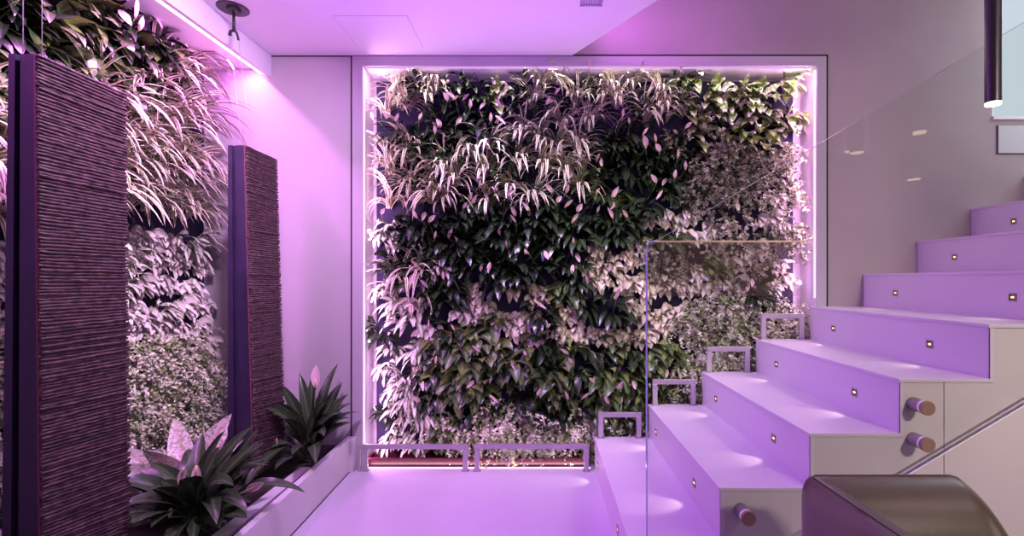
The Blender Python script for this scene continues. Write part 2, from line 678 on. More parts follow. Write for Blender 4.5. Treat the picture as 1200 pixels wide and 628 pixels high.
def guard(x0, x1, z0, h, label, ret=False):
    e = empty('guard_rail', (x0, 2.62, z0), label, 'guard rail', 'low guard rails along the plant wall')
    W, D = 0.027, 0.014
    q = MB()
    q.box(0, x1 - x0, 0, D, h - W, h)
    q.build('top_bar', M['rail'], e, bevel=0.002)
    for xx in (0, x1 - x0 - W):
        q = MB()
        q.box(xx, xx + W, 0, D, 0.006, h - W)
        q.build('post', M['rail'], e, bevel=0.002)
        q = MB()
        q.box(xx - 0.006, xx + W + 0.006, -0.008, D + 0.008, 0, 0.006)
        q.build('foot_plate', M['rail'], e)
    if ret:
        q = MB()
        q.box(-0.030, 0, 0, D, h - W, h)
        q.box(-0.030, -0.014, 0, D, 0.0, h - W)
        q.build('return_post', M['rail'], e, bevel=0.002)
    return e


guard((425 - 635) / 560 * 2.62, (548 - 635) / 560 * 2.62, 0.0, 0.148, 'low metal guard rail on the floor beside the planter end', True)
guard((556 - 635) / 560 * 2.62, (690 - 635) / 560 * 2.62, 0.0, 0.150, 'low metal guard rail on the floor beside the first step')
for n in range(1, 5):
    x = X0 + GO * (n - 1)
    guard(x + 0.016, x + 0.252, RISE * n, 0.143, 'square metal guard rail at the plant end of the %s tread' % ORD[n])

# ------------------------------------------------------------------ planter
pl = empty('planter', (-1.05, 2.0, 0), 'long pale rendered planter along the side plant wall', 'planter')


def plc(o):
    o.parent = pl
    o.matrix_parent_inverse = Matrix.Translation((1.05, -2.0, 0))
    return o


PXB, PXF = -1.052, -0.985   # face at the back wall, and at Y=0.9
q = MB()
q.hexa([(PXB - 0.03, YB - 0.002, 0), (PXF - 0.03, 0.6, 0), (PXF, 0.6, 0), (PXB, YB - 0.002, 0),
        (PXB - 0.03, YB - 0.002, 0.182), (PXF - 0.03, 0.6, 0.182), (PXF, 0.6, 0.182), (PXB, YB - 0.002, 0.182)])
plc(q.build('planter_wall', M['planter'], bevel=0.003))
q = MB()
q.hexa([(PXB - 0.02, YB - 0.05, 0.0), (PXB + 0.022, YB - 0.05, 0.0), (PXB + 0.022, YB - 0.006, 0.0), (PXB - 0.02, YB - 0.006, 0.0),
        (PXB - 0.02, YB - 0.05, 0.184), (PXB + 0.022, YB - 0.05, 0.184), (PXB + 0.022, YB - 0.006, 0.184), (PXB - 0.02, YB - 0.006, 0.184)])
plc(q.build('end_pier', M['planter'], bevel=0.002))
q = MB()
q.box(-1.165, -1.110, 0.6, 2.30, 0.10, 0.150)
plc(q.build('inner_ledge', M['planter'], bevel=0.002))
q = MB()
q.box(-1.835, PXB - 0.032, 0.6, YB - 0.003, 0.0, 0.135)
o = plc(q.build('soil', M['soil']))
# thin skirting shadow line at the planter foot
q = MB()
q.hexa([(PXB, YB - 0.05, 0), (PXF, 0.6, 0), (PXF + 0.004, 0.6, 0), (PXB + 0.004, YB - 0.05, 0),
        (PXB, YB - 0.05, 0.004), (PXF, 0.6, 0.004), (PXF + 0.004, 0.6, 0.004), (PXB + 0.004, YB - 0.05, 0.004)])
plc(q.build('foot_joint', M['gap']))

# ------------------------------------------------------------------ hanging rope panels


def rope_panel(y0, y1, xl_t, xr_t, xl_b, xr_b, z0, z1, label, seed):
    rr = random.Random(seed)
    e = empty('rope_panel', ((xl_t + xr_t) / 2, y0, z0), label, 'rope panel', 'hanging rope-wound panels')
    ox, oy, oz = e.location

    def P(x, y, z):
        return (x - ox, y - oy, z - oz)

    def lerp(a, b, t):
        return a + (b - a) * t
    # board: two planks with a groove
    q = MB()

    def slab(fa, fb, ya, yb, mb):
        # fa..fb fractions across the thickness
        pts = []
        for z, l, r in ((z0, xl_b, xr_b), (z1, xl_t, xr_t)):
            pts += [P(lerp(l, r, fa), ya, z), P(lerp(l, r, fb), ya, z), P(lerp(l, r, fb), yb, z), P(lerp(l, r, fa), yb, z)]
        mb.hexa(pts)
    slab(0.0, 0.22, y0, y1, q)
    slab(0.22, 0.40, y0 + 0.012, y1, q)
    slab(0.40, 0.88, y0, y1, q)
    q.build('board', M['board'], e)
    q = MB()
    slab(0.88, 0.93, y0 - 0.002, y1 + 0.001, q)
    q.build('board_edge', M['boardedge'], e)
    # rope wound in rows over the broad face
    q = MB()
    H = z1 - z0
    n = int(H / 0.0094)
    slope_off = [0.0]
    for i in range(n):
        t = (i + 0.5) / n
        zc = z0 + H * t
        l, r_ = lerp(xl_b, xl_t, t), lerp(xr_b, xr_t, t)
        xc = lerp(l, r_, 0.95)
        tilt = (0.05 * max(0, 0.45 - t) * 2.2 + rr.uniform(-0.004, 0.004))
        if zc - tilt * 0.5 < z0 + 0.004:
            tilt *= 0.2
        if t > 0.97:
            tilt = 0
        pts = []
        rad = 0.0040 * rr.uniform(0.8, 1.2)
        lo, hi = -rr.uniform(0, 0.004), rr.uniform(0, 0.005)
        K = 11
        bulge = rr.uniform(-0.002, 0.0025)
        for k in range(K + 1):
            u = k / K
            y = y0 + lo + (y1 - y0 + hi - lo) * u
            z = zc + tilt * (u - 0.5) * -1 + rr.uniform(-0.0012, 0.0012)
            z = min(z1 - 0.002, max(z0 + 0.002, z))
            pts.append(P(xc + 0.002 + bulge + rr.uniform(-0.0011, 0.0011), y, z))
        q.tube(pts, rad, 6)
    q.build('rope_winding', M['rope'], e)
    return e


ZP1, ZP0 = 1.645, 0.175
pan_a = rope_panel(1.24, 1.500, -1.384, -1.308, -1.405, -1.290, ZP0, 1.637,
                   'tall dark rope-wound panel, the larger and nearer of the two, hiding part of the plants', 3)
pan_b = rope_panel(2.11, 2.355, -1.386, -1.306, -1.388, -1.262, ZP0, ZP1,
                   'smaller rope-wound panel hanging before the bare pink wall between the two lilies', 5)


def wire(pts, parent):
    q = MB()
    o = parent.location
    q.tube([Vector(p) - o for p in pts], 0.0011, 6)
    q.build('wire', M['wire'], parent)


wire([(-1.368, 1.26, 1.633), (-1.368, 1.26, ZC)], pan_a)
wire([(-1.318, 1.26, 1.633), (-1.318, 1.26, ZC)], pan_a)
# ceiling hook with its plate
HX, HY = -1.416, 2.19
hk = empty('ceiling_hook', (HX, HY, ZC), 'dark iron hook under a round plate on the ceiling', 'ceiling hook')
q = MB()
q.lathe([(0.062, -0.006), (0.066, -0.003), (0.066, 0.0)], (0, 0, 0), 32)
q.build('plate', M['black'], hk)
q = MB()
q.lathe([(0.026, -0.020), (0.030, -0.016), (0.030, -0.006)], (0.004, 0, 0), 20)
q.build('boss', M['steel'], hk)
q = MB()
q.tube([(0.022, -0.012, -0.006), (0.024, -0.012, -0.026)], 0.010, 10)
q.build('set_screw', M['steel'], hk)
q = MB()
q.tube([(0.004, 0, -0.02), (0.004, 0, -0.105)], 0.0065, 10)
q.build('rod', M['steel'], hk)
q = MB()
q.tube([(-0.014, 0, -0.118), (-0.011, 0, -0.106), (0.0, 0, -0.102), (0.010, 0, -0.104), (0.018, 0, -0.116), (0.023, 0, -0.132), (0.026, 0, -0.146)],
       [0.0065, 0.0065, 0.006, 0.0055, 0.0055, 0.005, 0.0055], 8)
q.tube([(-0.014, 0, -0.118), (-0.013, 0, -0.124)], 0.008, 8)
q.build('hook', M['steel'], hk)
wire([(HX - 0.013, HY, ZC - 0.124), (-1.372, HY, ZP1 - 0.004)], pan_b)
wire([(HX + 0.026, HY, ZC - 0.144), (-1.330, HY, ZP1 - 0.004)], pan_b)

# ------------------------------------------------------------------ ceiling fittings
q = MB()
hx0, hx1, hy0, hy1 = -0.985, -0.635, 2.25, 2.56
t_ = 0.0022
for b in ((hx0, hx1, hy0, hy0 + t_), (hx0, hx0 + t_, hy0, hy1), (hx1 - t_, hx1, hy0, hy1), (hx0, hx1, hy1 - t_, hy1)):
    q.box(b[0], b[1], b[2], b[3], ZC - 0.0008, ZC + 0.001)
hatch = MB()
hatch.box(hx0 + t_, hx1 - t_, hy0 + t_, hy1 - t_, ZC - 0.0015, ZC + 0.001)
ho = tag(hatch.build('ceiling_hatch', M['ceiling']), 'flush white access hatch outlined in the ceiling', 'ceiling hatch')
q.build('hatch_joint', M['grille'], ho)
vx0, vx1, vy0, vy1 = 0.172, 0.272, 1.90, 2.165
ve = empty('ceiling_vent', ((vx0 + vx1) / 2, (vy0 + vy1) / 2, ZC), 'small square grey ventilation grille in the ceiling', 'vent')
q = MB()
a, b = (vx1 - vx0) / 2, (vy1 - vy0) / 2
for r4 in ((-a, a, -b, -b + 0.01), (-a, a, b - 0.01, b), (-a, -a + 0.01, -b, b), (a - 0.01, a, -b, b)):
    q.box(r4[0], r4[1], r4[2], r4[3], -0.006, 0)
q.build('vent_frame', M['grille'], ve)
q = MB()
for k in range(7):
    x = -a + 0.012 + k * 0.0115
    q.hexa([(x, -b, -0.006), (x + 0.003, -b, -0.006), (x + 0.003, b, -0.006), (x, b, -0.006),
            (x + 0.005, -b, 0), (x + 0.008, -b, 0), (x + 0.008, b, 0), (x + 0.005, b, 0)])
q.build('slats', M['grille'], ve)

# LED profile along the ceiling lip
q = MB()
q.hexa([(-1.548, YB - 0.03, 2.1795), (-1.633, -1.6, 2.1795), (-1.610, -1.6, 2.1795), (-1.5245, YB - 0.03, 2.1795),
        (-1.548, YB - 0.03, 2.220), (-1.633, -1.6, 2.220), (-1.610, -1.6, 2.220), (-1.5245, YB - 0.03, 2.220)])
tag(q.build('led_strip', M['pink_led']), 'glowing pink light strip along the ceiling lip above the side plants', 'led strip')
# LED profiles round the niche
def led(x0, x1, y0, y1, z0, z1, label, m='purple_led'):
    q = MB()
    q.box(x0, x1, y0, y1, z0, z1)
    tag(q.build('led_strip', M[m]), label, 'led strip', 'light strips round the niche')


led(NX0 + 0.001, NX0 + 0.008, YB + 0.006, YB + 0.016, 0.02, NZ1 - 0.02, 'upright pink light strip in the niche edge beside the planter')
led(NX1 - 0.008, NX1 - 0.001, YB + 0.006, YB + 0.016, 0.95, NZ1 - 0.02, 'upright pink light strip in the niche edge above the stairs')
led(NX0 + 0.02, NX1 - 0.02, YB + 0.006, YB + 0.016, NZ1 - 0.008, NZ1 - 0.001, 'level pink light strip under the top edge of the niche', 'dim_led')
led(NX0 + 0.02, 0.27, YB + 0.004, YB + 0.014, 0.0, 0.006, 'level pink light strip at floor level under the plants')

# ------------------------------------------------------------------ pendant lamps


def pendant(x, y, z, r, label):
    e = empty('pendant_lamp', (x, y, z), label, 'pendant lamp', 'black tube pendants over the stairs')
    q = MB()
    q.lathe([(r, 0.006), (r, 1.15), (r * 0.6, 1.16)], (0, 0, 0), 32)
    q.build('tube', M['black'], e)
    q = MB()
    q.lathe([(r * 0.9, -0.001), (r * 0.97, 0.0015), (r * 0.97, 0.006)], (0, 0, 0), 32)
    q.build('lens', M['lamp_led'], e)
    q = MB()
    q.tube([(0, 0, 1.16), (0, 0, 3.57 - z)], 0.003, 6)
    q.build('cable', M['black'], e)
    q = MB()
    q.lathe([(0.05, 3.575 - z), (0.05, 3.60 - z)], (0, 0, 0), 24)
    q.build('canopy', M['black'], e)
    return e


pendant(1.322, 1.40, 1.563, 0.0195, 'slim black tube pendant with glowing end before the bright window')
# these hang behind the eye point; only their lit ends mirror in the glass
pendant(2.936, -0.70, 1.84, 0.045, 'black tube pendant whose lit end mirrors lowest in the glass')
pendant(2.09, -0.10, 1.89, 0.040, 'black tube pendant whose lit end mirrors higher, towards the niche frame')
pendant(2.34, -0.55, 2.02, 0.040, 'black tube pendant mirrored just beside the higher glass reflection')

# ------------------------------------------------------------------ tub chair
ch = empty('tub_chair', (0.83, 0.82, 0), 'olive brown leather tub armchair standing beside the stair side', 'armchair')
LO = Vector((0.83, 0.82, 0))


def arc(cx, cy, r, a0, a1, n):
    return [(cx + r * math.cos(a0 + (a1 - a0) * k / n), cy + r * math.sin(a0 + (a1 - a0) * k / n)) for k in range(n + 1)]


YFAR, YNEAR, XBK = 1.120, 0.50, 0.592
# outer outline, from the front of the far arm round the back to the near arm
XS = [1.085 - 0.0165 * k for k in range(13)] + [0.86, 0.82, 0.77, 0.72, 0.68]
path = [(x, YFAR) for x in XS]
path += arc(XBK + 0.040, YFAR - 0.040, 0.040, PI / 2, PI, 6)
path += [(XBK + 0.004, 0.98), (XBK + 0.012, 0.84), (XBK + 0.012, 0.70), (XBK + 0.004, 0.60)]
path += arc(XBK + 0.055, YNEAR + 0.055, 0.055, PI, 1.5 * PI, 6)
path += [(x, YNEAR) for x in XS[::-1]]


def top_z(x):
    if x < 0.935:
        return 0.603
    t = (x - 0.935) / 0.15
    return 0.603 - 0.31 * (t ** 1.9)


rows = []
NP = len(path)
for i, (x, y) in enumerate(path):
    a = Vector((*path[max(i - 1, 0)], 0))
    b_ = Vector((*path[min(i + 1, NP - 1)], 0))
    tdir = (b_ - a).normalized()
    inn = Vector((-tdir.y, tdir.x, 0))       # towards the seat
    cen = Vector((0.85, 0.81, 0))
    if inn.dot(cen - Vector((x, y, 0))) < 0:
        inn = -inn
    zt = top_z(x)
    prof = [(0.012, 0.13), (0.004, 0.22), (0.0, zt - 0.09), (-0.001, zt - 0.045), (0.003, zt - 0.022), (0.011, zt - 0.007), (0.024, zt), (0.042, zt - 0.003),
            (0.066, zt - 0.013), (0.090, zt - 0.030), (0.112, zt - 0.054), (0.134, max(0.20, zt - 0.092)), (0.150, max(0.19, zt - 0.14)), (0.160, max(0.16, zt - 0.22))]
    rows.append([Vector((x, y, 0)) + inn * o_ + Vector((0, 0, h)) - LO for o_, h in prof])
q = MB()
q.strip(rows)
for r_ in (rows[0][::-1], rows[-1]):
    q.quad(r_)
    q.sm[-1] = False
sh = q.build('shell', M['leather'], ch)
m = sh.modifiers.new('sub', 'SUBSURF')
m.levels = m.render_levels = 1
q = MB()
q.tube([r_[6] + Vector((0, 0, -0.0006)) for r_ in rows], 0.0016, 6)
q.build('piping', M['leather'], ch)
q = MB()
q.box(0.66 - .83, 1.08 - .83, 0.58 - .82, 1.04 - .82, 0.20, 0.36)
o = q.build('seat_cushion', M['leather'], ch, bevel=0.035)
o.modifiers['bevel'].segments = 5
q = MB()
q.box(0.615 - .83, 1.07 - .83, 0.52 - .82, 1.10 - .82, 0.115, 0.20)
q.build('base', M['leather'], ch, bevel=0.01)
for sx in (0.65, 1.04):
    for sy in (0.56, 1.06):
        q = MB()
        q.tube([(sx - .83, sy - .82, 0.0), (sx - .83, sy - .82, 0.118)], [0.011, 0.017], 12)
        q.build('leg', M['steel'], ch)

# ------------------------------------------------------------------ plants
L = {}
L['spider'] = leaf_mat('spider leaf', (0.13, 0.15, 0.035), (0.86, 0.78, 0.62), 0.13, 0.30, 0.42)
L['lily'] = leaf_mat('lily leaf', (0.06, 0.095, 0.04), (0.020, 0.038, 0.016), 0.02, 0.10, 0.25, veins=0.03, rnd=0.4)
L['potlily'] = leaf_mat('planter lily leaf', (0.09, 0.13, 0.06), (0.036, 0.062, 0.028), 0.02, 0.12, 0.25, veins=0.05, rnd=0.1)
L['broad'] = leaf_mat('broad leaf', (0.20, 0.26, 0.11), (0.070, 0.115, 0.045), 0.02, 0.16, 0.27, veins=0.03, mottle=(0.20, 0.26, 0.07), msc=14, rnd=0.5)
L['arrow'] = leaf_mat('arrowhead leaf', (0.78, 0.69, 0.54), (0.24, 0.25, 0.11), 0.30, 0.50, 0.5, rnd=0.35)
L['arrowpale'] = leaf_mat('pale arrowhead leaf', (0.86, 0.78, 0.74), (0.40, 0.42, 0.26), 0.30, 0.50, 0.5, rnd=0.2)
L['pothos'] = leaf_mat('pothos leaf', (0.24, 0.33, 0.06), (0.13, 0.21, 0.04), 0.05, 0.4, 0.35, mottle=(0.74, 0.68, 0.58), msc=26, rnd=0.3)
L['creeper'] = leaf_mat('creeper leaf', (0.12, 0.15, 0.05), (0.78, 0.72, 0.60), 0.14, 0.42, 0.5, mottle=(0.12, 0.15, 0.06), msc=30, rnd=0.3)
L['fern'] = leaf_mat('fern leaf', (0.80, 0.80, 0.58), (0.88, 0.86, 0.72), 0.1, 0.5, 0.55, mottle=(0.26, 0.36, 0.12), msc=16, rnd=0.3)
L['silver'] = leaf_mat('silver leaf', (0.82, 0.77, 0.70), (0.12, 0.20, 0.06), 0.22, 0.42, 0.42, veins=0.05, rnd=0.3)
L['caladium'] = leaf_mat('speckled caladium leaf', (0.75, 0.55, 0.55), (0.80, 0.72, 0.70), 0.03, 0.20, 0.5, mottle=(0.40, 0.40, 0.25), msc=90, rnd=0.1)
M['spathe'] = mat('spathe', (0.80, 0.58, 0.62), 0.45)
M['spadix'] = mat('spadix', (0.75, 0.62, 0.30), 0.7)
M['stalk'] = mat('stalk', (0.10, 0.16, 0.05), 0.5)


def leaf(mb, base, d, n, length, width, droop, prof, nseg=6, fold=0.2, m=3, wave=0.0, rr=R, mi=0):
    """A blade that starts at base along d with face normal n, bends down by droop, and follows the width profile."""
    p = Vector(base)
    d = Vector(d).normalized()
    n = Vector(n)
    rows = []
    step = length / nseg
    s0 = d.cross(n)
    s0 = s0.normalized() if s0.length > 1e-4 else Vector((1, 0, 0))
    for i in range(nseg + 1):
        t = i / nseg
        s = (s0 - d * s0.dot(d)).normalized()
        nn = s.cross(d).normalized()
        wdt = width * prof(t) * 0.5
        row = []
        for j in range(m):
            u = j / (m - 1) * 2 - 1
            off = nn * (fold * wdt * (abs(u) ** 1.3)) + (nn * wave * wdt * math.sin(t * 17 + u * 2) if wave and abs(u) > 0.5 else Vector())
            row.append(p + s * (wdt * u) + off)
        rows.append(row)
        p = p + d * step
        d = (d + Vector((0, 0, -droop / nseg))).normalized()
    mb.strip(rows, mi)
    return p


def P_strap(t):
    return (0.55 + 0.45 * min(1, t * 4)) * (1 - max(0, (t - 0.55) / 0.45) ** 1.6) + 0.02


def P_lance(t):     # long petiole, then a lance blade
    if t < 0.34:
        return 0.10
    u = (t - 0.34) / 0.66
    return 0.10 + 0.90 * (abs(math.sin(PI * u ** 0.75)) ** 0.9) * (1 - 0.15 * u) if u < 0.999 else 0.01


def P_ovate(t):
    if t < 0.18:
        return 0.08
    u = (t - 0.18) / 0.82
    return max(0.01, 0.12 * (1 - u) + abs(math.sin(PI * u ** 0.62)) ** 0.8)


def P_heart(t):
    if t < 0.22:
        return 0.07
    u = (t - 0.22) / 0.78
    return max(0.01, abs(math.sin(PI * (0.12 + 0.88 * u) ** 0.60)) ** 0.75)


def P_small(t):
    return max(0.02, abs(math.sin(PI * min(1, 0.06 + t * 0.94))) ** 0.8)


def out_dir(rr, az_max, el0, el1):
    """Direction into the room (local -Y), swung sideways up to az_max, raised by el."""
    az = rr.uniform(-az_max, az_max)
    el = rr.uniform(el0, el1)
    return Vector((math.sin(az) * math.cos(el), -math.cos(az) * math.cos(el), math.sin(el)))


UP = Vector((0, 0, 1))
OUT = Vector((0, -1, 0))


def up_normal(d, tilt):
    n = (UP * (1 - tilt) + OUT * tilt)
    n = n - d * n.dot(d)
    return n.normalized() if n.length > 1e-3 else OUT


def mesh_spider(seed, s=1.0):
    rr = random.Random(seed)
    mb = MB()
    for k in range(27):
        d = out_dir(rr, 1.55, 0.6, 1.45)
        leaf(mb, Vector((rr.uniform(-.02, .02), 0, rr.uniform(-.015, .015))), d, up_normal(d, 0.3), s * rr.uniform(0.20, 0.34), s * rr.uniform(0.012, 0.019),
             rr.uniform(2.0, 3.2), P_strap, 8, fold=0.35, rr=rr)
    return mb.mesh('spider_plant', L['spider'])


def mesh_lily(seed, s=1.0, n=21, lm='lily'):
    rr = random.Random(seed)
    mb = MB()
    for k in range(n):
        d = out_dir(rr, 1.45, -0.5, 1.15)
        leaf(mb, Vector((rr.uniform(-.03, .03), 0, rr.uniform(-.03, .03))), d, up_normal(d, 0.35), s * rr.uniform(0.13, 0.20), s * rr.uniform(0.030, 0.046),
             rr.uniform(1.0, 2.2), P_lance, 8, fold=0.25, rr=rr, wave=0.12)
    return mb.mesh('peace_lily', L[lm])


def mesh_broad(seed, s=1.0):
    rr = random.Random(seed)
    mb = MB()
    for k in range(14):
        d = out_dir(rr, 1.4, -0.3, 0.9)
        leaf(mb, Vector((rr.uniform(-.05, .05), 0, rr.uniform(-.05, .05))), d, up_normal(d, 0.45), s * rr.uniform(0.12, 0.18), s * rr.uniform(0.045, 0.068),
             rr.uniform(1.2, 2.4), P_ovate, 8, fold=0.22, m=5, rr=rr, wave=0.05)
    return mb.mesh('philodendron', L['broad'])


def mesh_arrow(seed, s=1.0, lm='arrow', narrow=1.0):
    rr = random.Random(seed)
    mb = MB()
    for k in range(25):
        d = out_dir(rr, 1.35, -0.7, 0.8)
        leaf(mb, Vector((rr.uniform(-.045, .045), 0, rr.uniform(-.04, .04))), d, up_normal(d, 0.6), s * rr.uniform(0.06, 0.10), s * narrow * rr.uniform(0.034, 0.050),
             rr.uniform(1.4, 3.0), P_ovate, 7, fold=0.3, rr=rr)
    return mb.mesh('arrowhead_vine', L[lm])


def mesh_pothos(seed, s=1.0):
    rr = random.Random(seed)
    mb = MB()
    for k in range(15):
        d = out_dir(rr, 1.4, -0.3, 1.1)
        leaf(mb, Vector((rr.uniform(-.05, .05), 0, rr.uniform(-.05, .05))), d, up_normal(d, 0.45), s * rr.uniform(0.10, 0.17), s * rr.uniform(0.045, 0.07),
             rr.uniform(1.0, 2.6), P_heart, 8, fold=0.3, m=5, rr=rr, wave=0.1)
    return mb.mesh('pothos', L['pothos'])


def sprays(seed, nsp, nl, length, lsz, lm, nm, droop):
    rr = random.Random(seed)
    mb = MB()
    for k in range(nsp):
        d = out_dir(rr, 1.4, -0.6, 1.0)
        p = Vector((rr.uniform(-.07, .07), rr.uniform(-.02, .02), rr.uniform(-.07, .07)))
        ln = rr.uniform(0.6, 1.1) * length
        for i in range(nl):
            p = p + d * (ln / nl)
            d = (d + Vector((rr.uniform(-.12, .12), rr.uniform(-.12, .12), rr.uniform(-.1, .1) - droop / nl))).normalized()
            for sgn in (-1, 1):
                sd = Vector((rr.uniform(-1, 1), rr.uniform(-1, 0.1), rr.uniform(-.6, .8)))
                z = lsz * rr.uniform(0.7, 1.3)
                leaf(mb, p, sd, OUT * 0.7 + UP * 0.6 + Vector((rr.uniform(-.6, .6), 0, rr.uniform(-.5, .5))), z, z * 0.72, 0.6, P_small, 3, fold=0.15, rr=rr)
    return mb.mesh(nm, L[lm])


def mesh_creeper(seed):
    return sprays(seed, 24, 8, 0.14, 0.021, 'creeper', 'creeping_fig', 1.0)


def mesh_fern(seed):
    return sprays(seed, 44, 11, 0.16, 0.0145, 'fern', 'maidenhair_fern', 1.6)


def mesh_silver(seed, s=1.0):
    rr = random.Random(seed)
    mb = MB()
    for k in range(24):
        d = out_dir(rr, 1.4, -0.3, 1.0)
        leaf(mb, Vector((rr.uniform(-.04, .04), 0, rr.uniform(-.04, .04))), d, up_normal(d, 0.45), s * rr.uniform(0.10, 0.17), s * rr.uniform(0.020, 0.036),
             rr.uniform(1.2, 2.6), P_lance, 8, fold=0.25, rr=rr, wave=0.15)
    return mb.mesh('chinese_evergreen', L['silver'])


def flower_mesh(seed, s=1.0):
    """Stalk, pale spathe and spadix of a peace lily; starts at the plant's crown."""
    rr = random.Random(seed)
    d = out_dir(rr, 0.8, 0.2, 0.7)
    ln = rr.uniform(0.12, 0.19) * s
    tip = Vector()
    pts = [Vector()]
    dd = d.copy()
    for k in range(5):
        tip = tip + dd * ln / 5
        dd = (dd + Vector((0, 0, 0.10))).normalized()
        pts.append(tip.copy())
    a = MB()
    a.tube(pts, 0.0017 * s, 5)
    b = MB()
    updir = (Vector((rr.uniform(-.9, .9), -0.35, 1)) if rr.random() < 0.6 else Vector((rr.uniform(-1, 1), -0.5, -0.8))).normalized()
    leaf(b, tip, updir, OUT, rr.uniform(0.040, 0.075) * s, rr.uniform(0.014, 0.026) * s, rr.uniform(0.0, 1.2), P_small, 7, fold=0.55, m=5, rr=rr)
    c = MB()
    c.tube([tip + OUT * 0.002, tip + OUT * 0.004 + updir * 0.018 * s, tip + OUT * 0.003 + updir * 0.030 * s], [0.0026 * s, 0.0030 * s, 0.0012 * s], 6)
    return a.mesh('flower_stalk', M['stalk']), b.mesh('spathe', M['spathe']), c.mesh('spadix', M['spadix'])


def add_flower(plant, fm, rz=0, loc=(0, 0, 0)):
    st_ = bpy.data.objects.new('flower_stalk', fm[0])
    C.objects.link(st_)
    st_.parent = plant
    st_.rotation_euler = (0, 0, rz)
    st_.location = loc
    for nm, me in (('spathe', fm[1]), ('spadix', fm[2])):
        o = bpy.data.objects.new(nm, me)
        C.objects.link(o)
        o.parent = st_


SPEC = {
    'spider': ('spider_plant', [mesh_spider(i) for i in range(5)], 'cream-striped spider plant', 'spider plant'),
    'lily': ('peace_lily', [mesh_lily(20 + i) for i in range(4)], 'dark green peace lily', 'peace lily'),
    'broad': ('philodendron', [mesh_broad(40 + i) for i in range(4)], 'broad-leaved dark philodendron', 'philodendron'),
    'arrow': ('arrowhead_vine', [mesh_arrow(60 + i) for i in range(4)], 'drooping cream arrowhead vine', 'arrowhead vine'),
    'arrowpale': ('arrowhead_vine', [mesh_arrow(80 + i, 0.92, 'arrowpale', 0.95) for i in range(4)], 'whitish pink arrowhead vine', 'arrowhead vine'),
    'pothos': ('pothos', [mesh_pothos(100 + i) for i in range(4)], 'lime green pothos', 'pothos'),
    'creeper': ('creeping_fig', [mesh_creeper(120 + i) for i in range(3)], 'speckled tiny-leaved creeping fig', 'creeping fig'),
    'fern': ('maidenhair_fern', [mesh_fern(140 + i) for i in range(3)], 'lacy pale maidenhair fern', 'maidenhair fern'),
    'silver': ('chinese_evergreen', [mesh_silver(160 + i) for i in range(4)], 'silver-streaked chinese evergreen', 'chinese evergreen'),
}
FLOW = [flower_mesh(200 + i) for i in range(18)]


def put_plant(kind, loc, rz, scale, label, group, rr, flowers=0, tilt=0.0):
    nm, meshes, _, cat = SPEC[kind]
    o = bpy.data.objects.new(nm, rr.choice(meshes))
    C.objects.link(o)
    o.location = loc
    o.rotation_euler = (0, rr.uniform(-0.25, 0.25) + tilt, rz + rr.uniform(-0.2, 0.2))
    o.scale = (scale * (1 if rr.random() < 0.5 else -1), scale, scale)
    tag(o, label, cat, group)
    for k in range(flowers):
        add_flower(o, rr.choice(FLOW), rr.uniform(-0.6, 0.6), (rr.uniform(-.03, .03), 0, rr.uniform(-.03, .03)))
    return o


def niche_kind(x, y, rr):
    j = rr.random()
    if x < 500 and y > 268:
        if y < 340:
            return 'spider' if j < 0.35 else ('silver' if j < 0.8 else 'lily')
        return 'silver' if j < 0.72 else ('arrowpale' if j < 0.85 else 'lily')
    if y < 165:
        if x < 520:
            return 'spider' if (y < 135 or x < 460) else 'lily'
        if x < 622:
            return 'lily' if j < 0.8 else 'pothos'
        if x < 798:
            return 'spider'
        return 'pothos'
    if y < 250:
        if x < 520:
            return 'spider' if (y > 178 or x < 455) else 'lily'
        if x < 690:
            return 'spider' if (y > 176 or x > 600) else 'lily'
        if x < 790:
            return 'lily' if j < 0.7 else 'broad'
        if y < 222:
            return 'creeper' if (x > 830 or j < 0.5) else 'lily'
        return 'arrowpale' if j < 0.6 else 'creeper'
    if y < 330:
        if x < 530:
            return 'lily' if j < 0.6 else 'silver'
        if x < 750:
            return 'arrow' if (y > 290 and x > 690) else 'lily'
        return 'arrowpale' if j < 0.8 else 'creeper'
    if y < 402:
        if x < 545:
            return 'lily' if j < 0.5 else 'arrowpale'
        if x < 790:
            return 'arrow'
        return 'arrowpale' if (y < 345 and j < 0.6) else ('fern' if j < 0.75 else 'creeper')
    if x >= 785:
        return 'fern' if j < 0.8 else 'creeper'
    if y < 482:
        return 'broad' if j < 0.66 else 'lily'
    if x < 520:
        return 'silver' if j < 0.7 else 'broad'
    return 'fern'


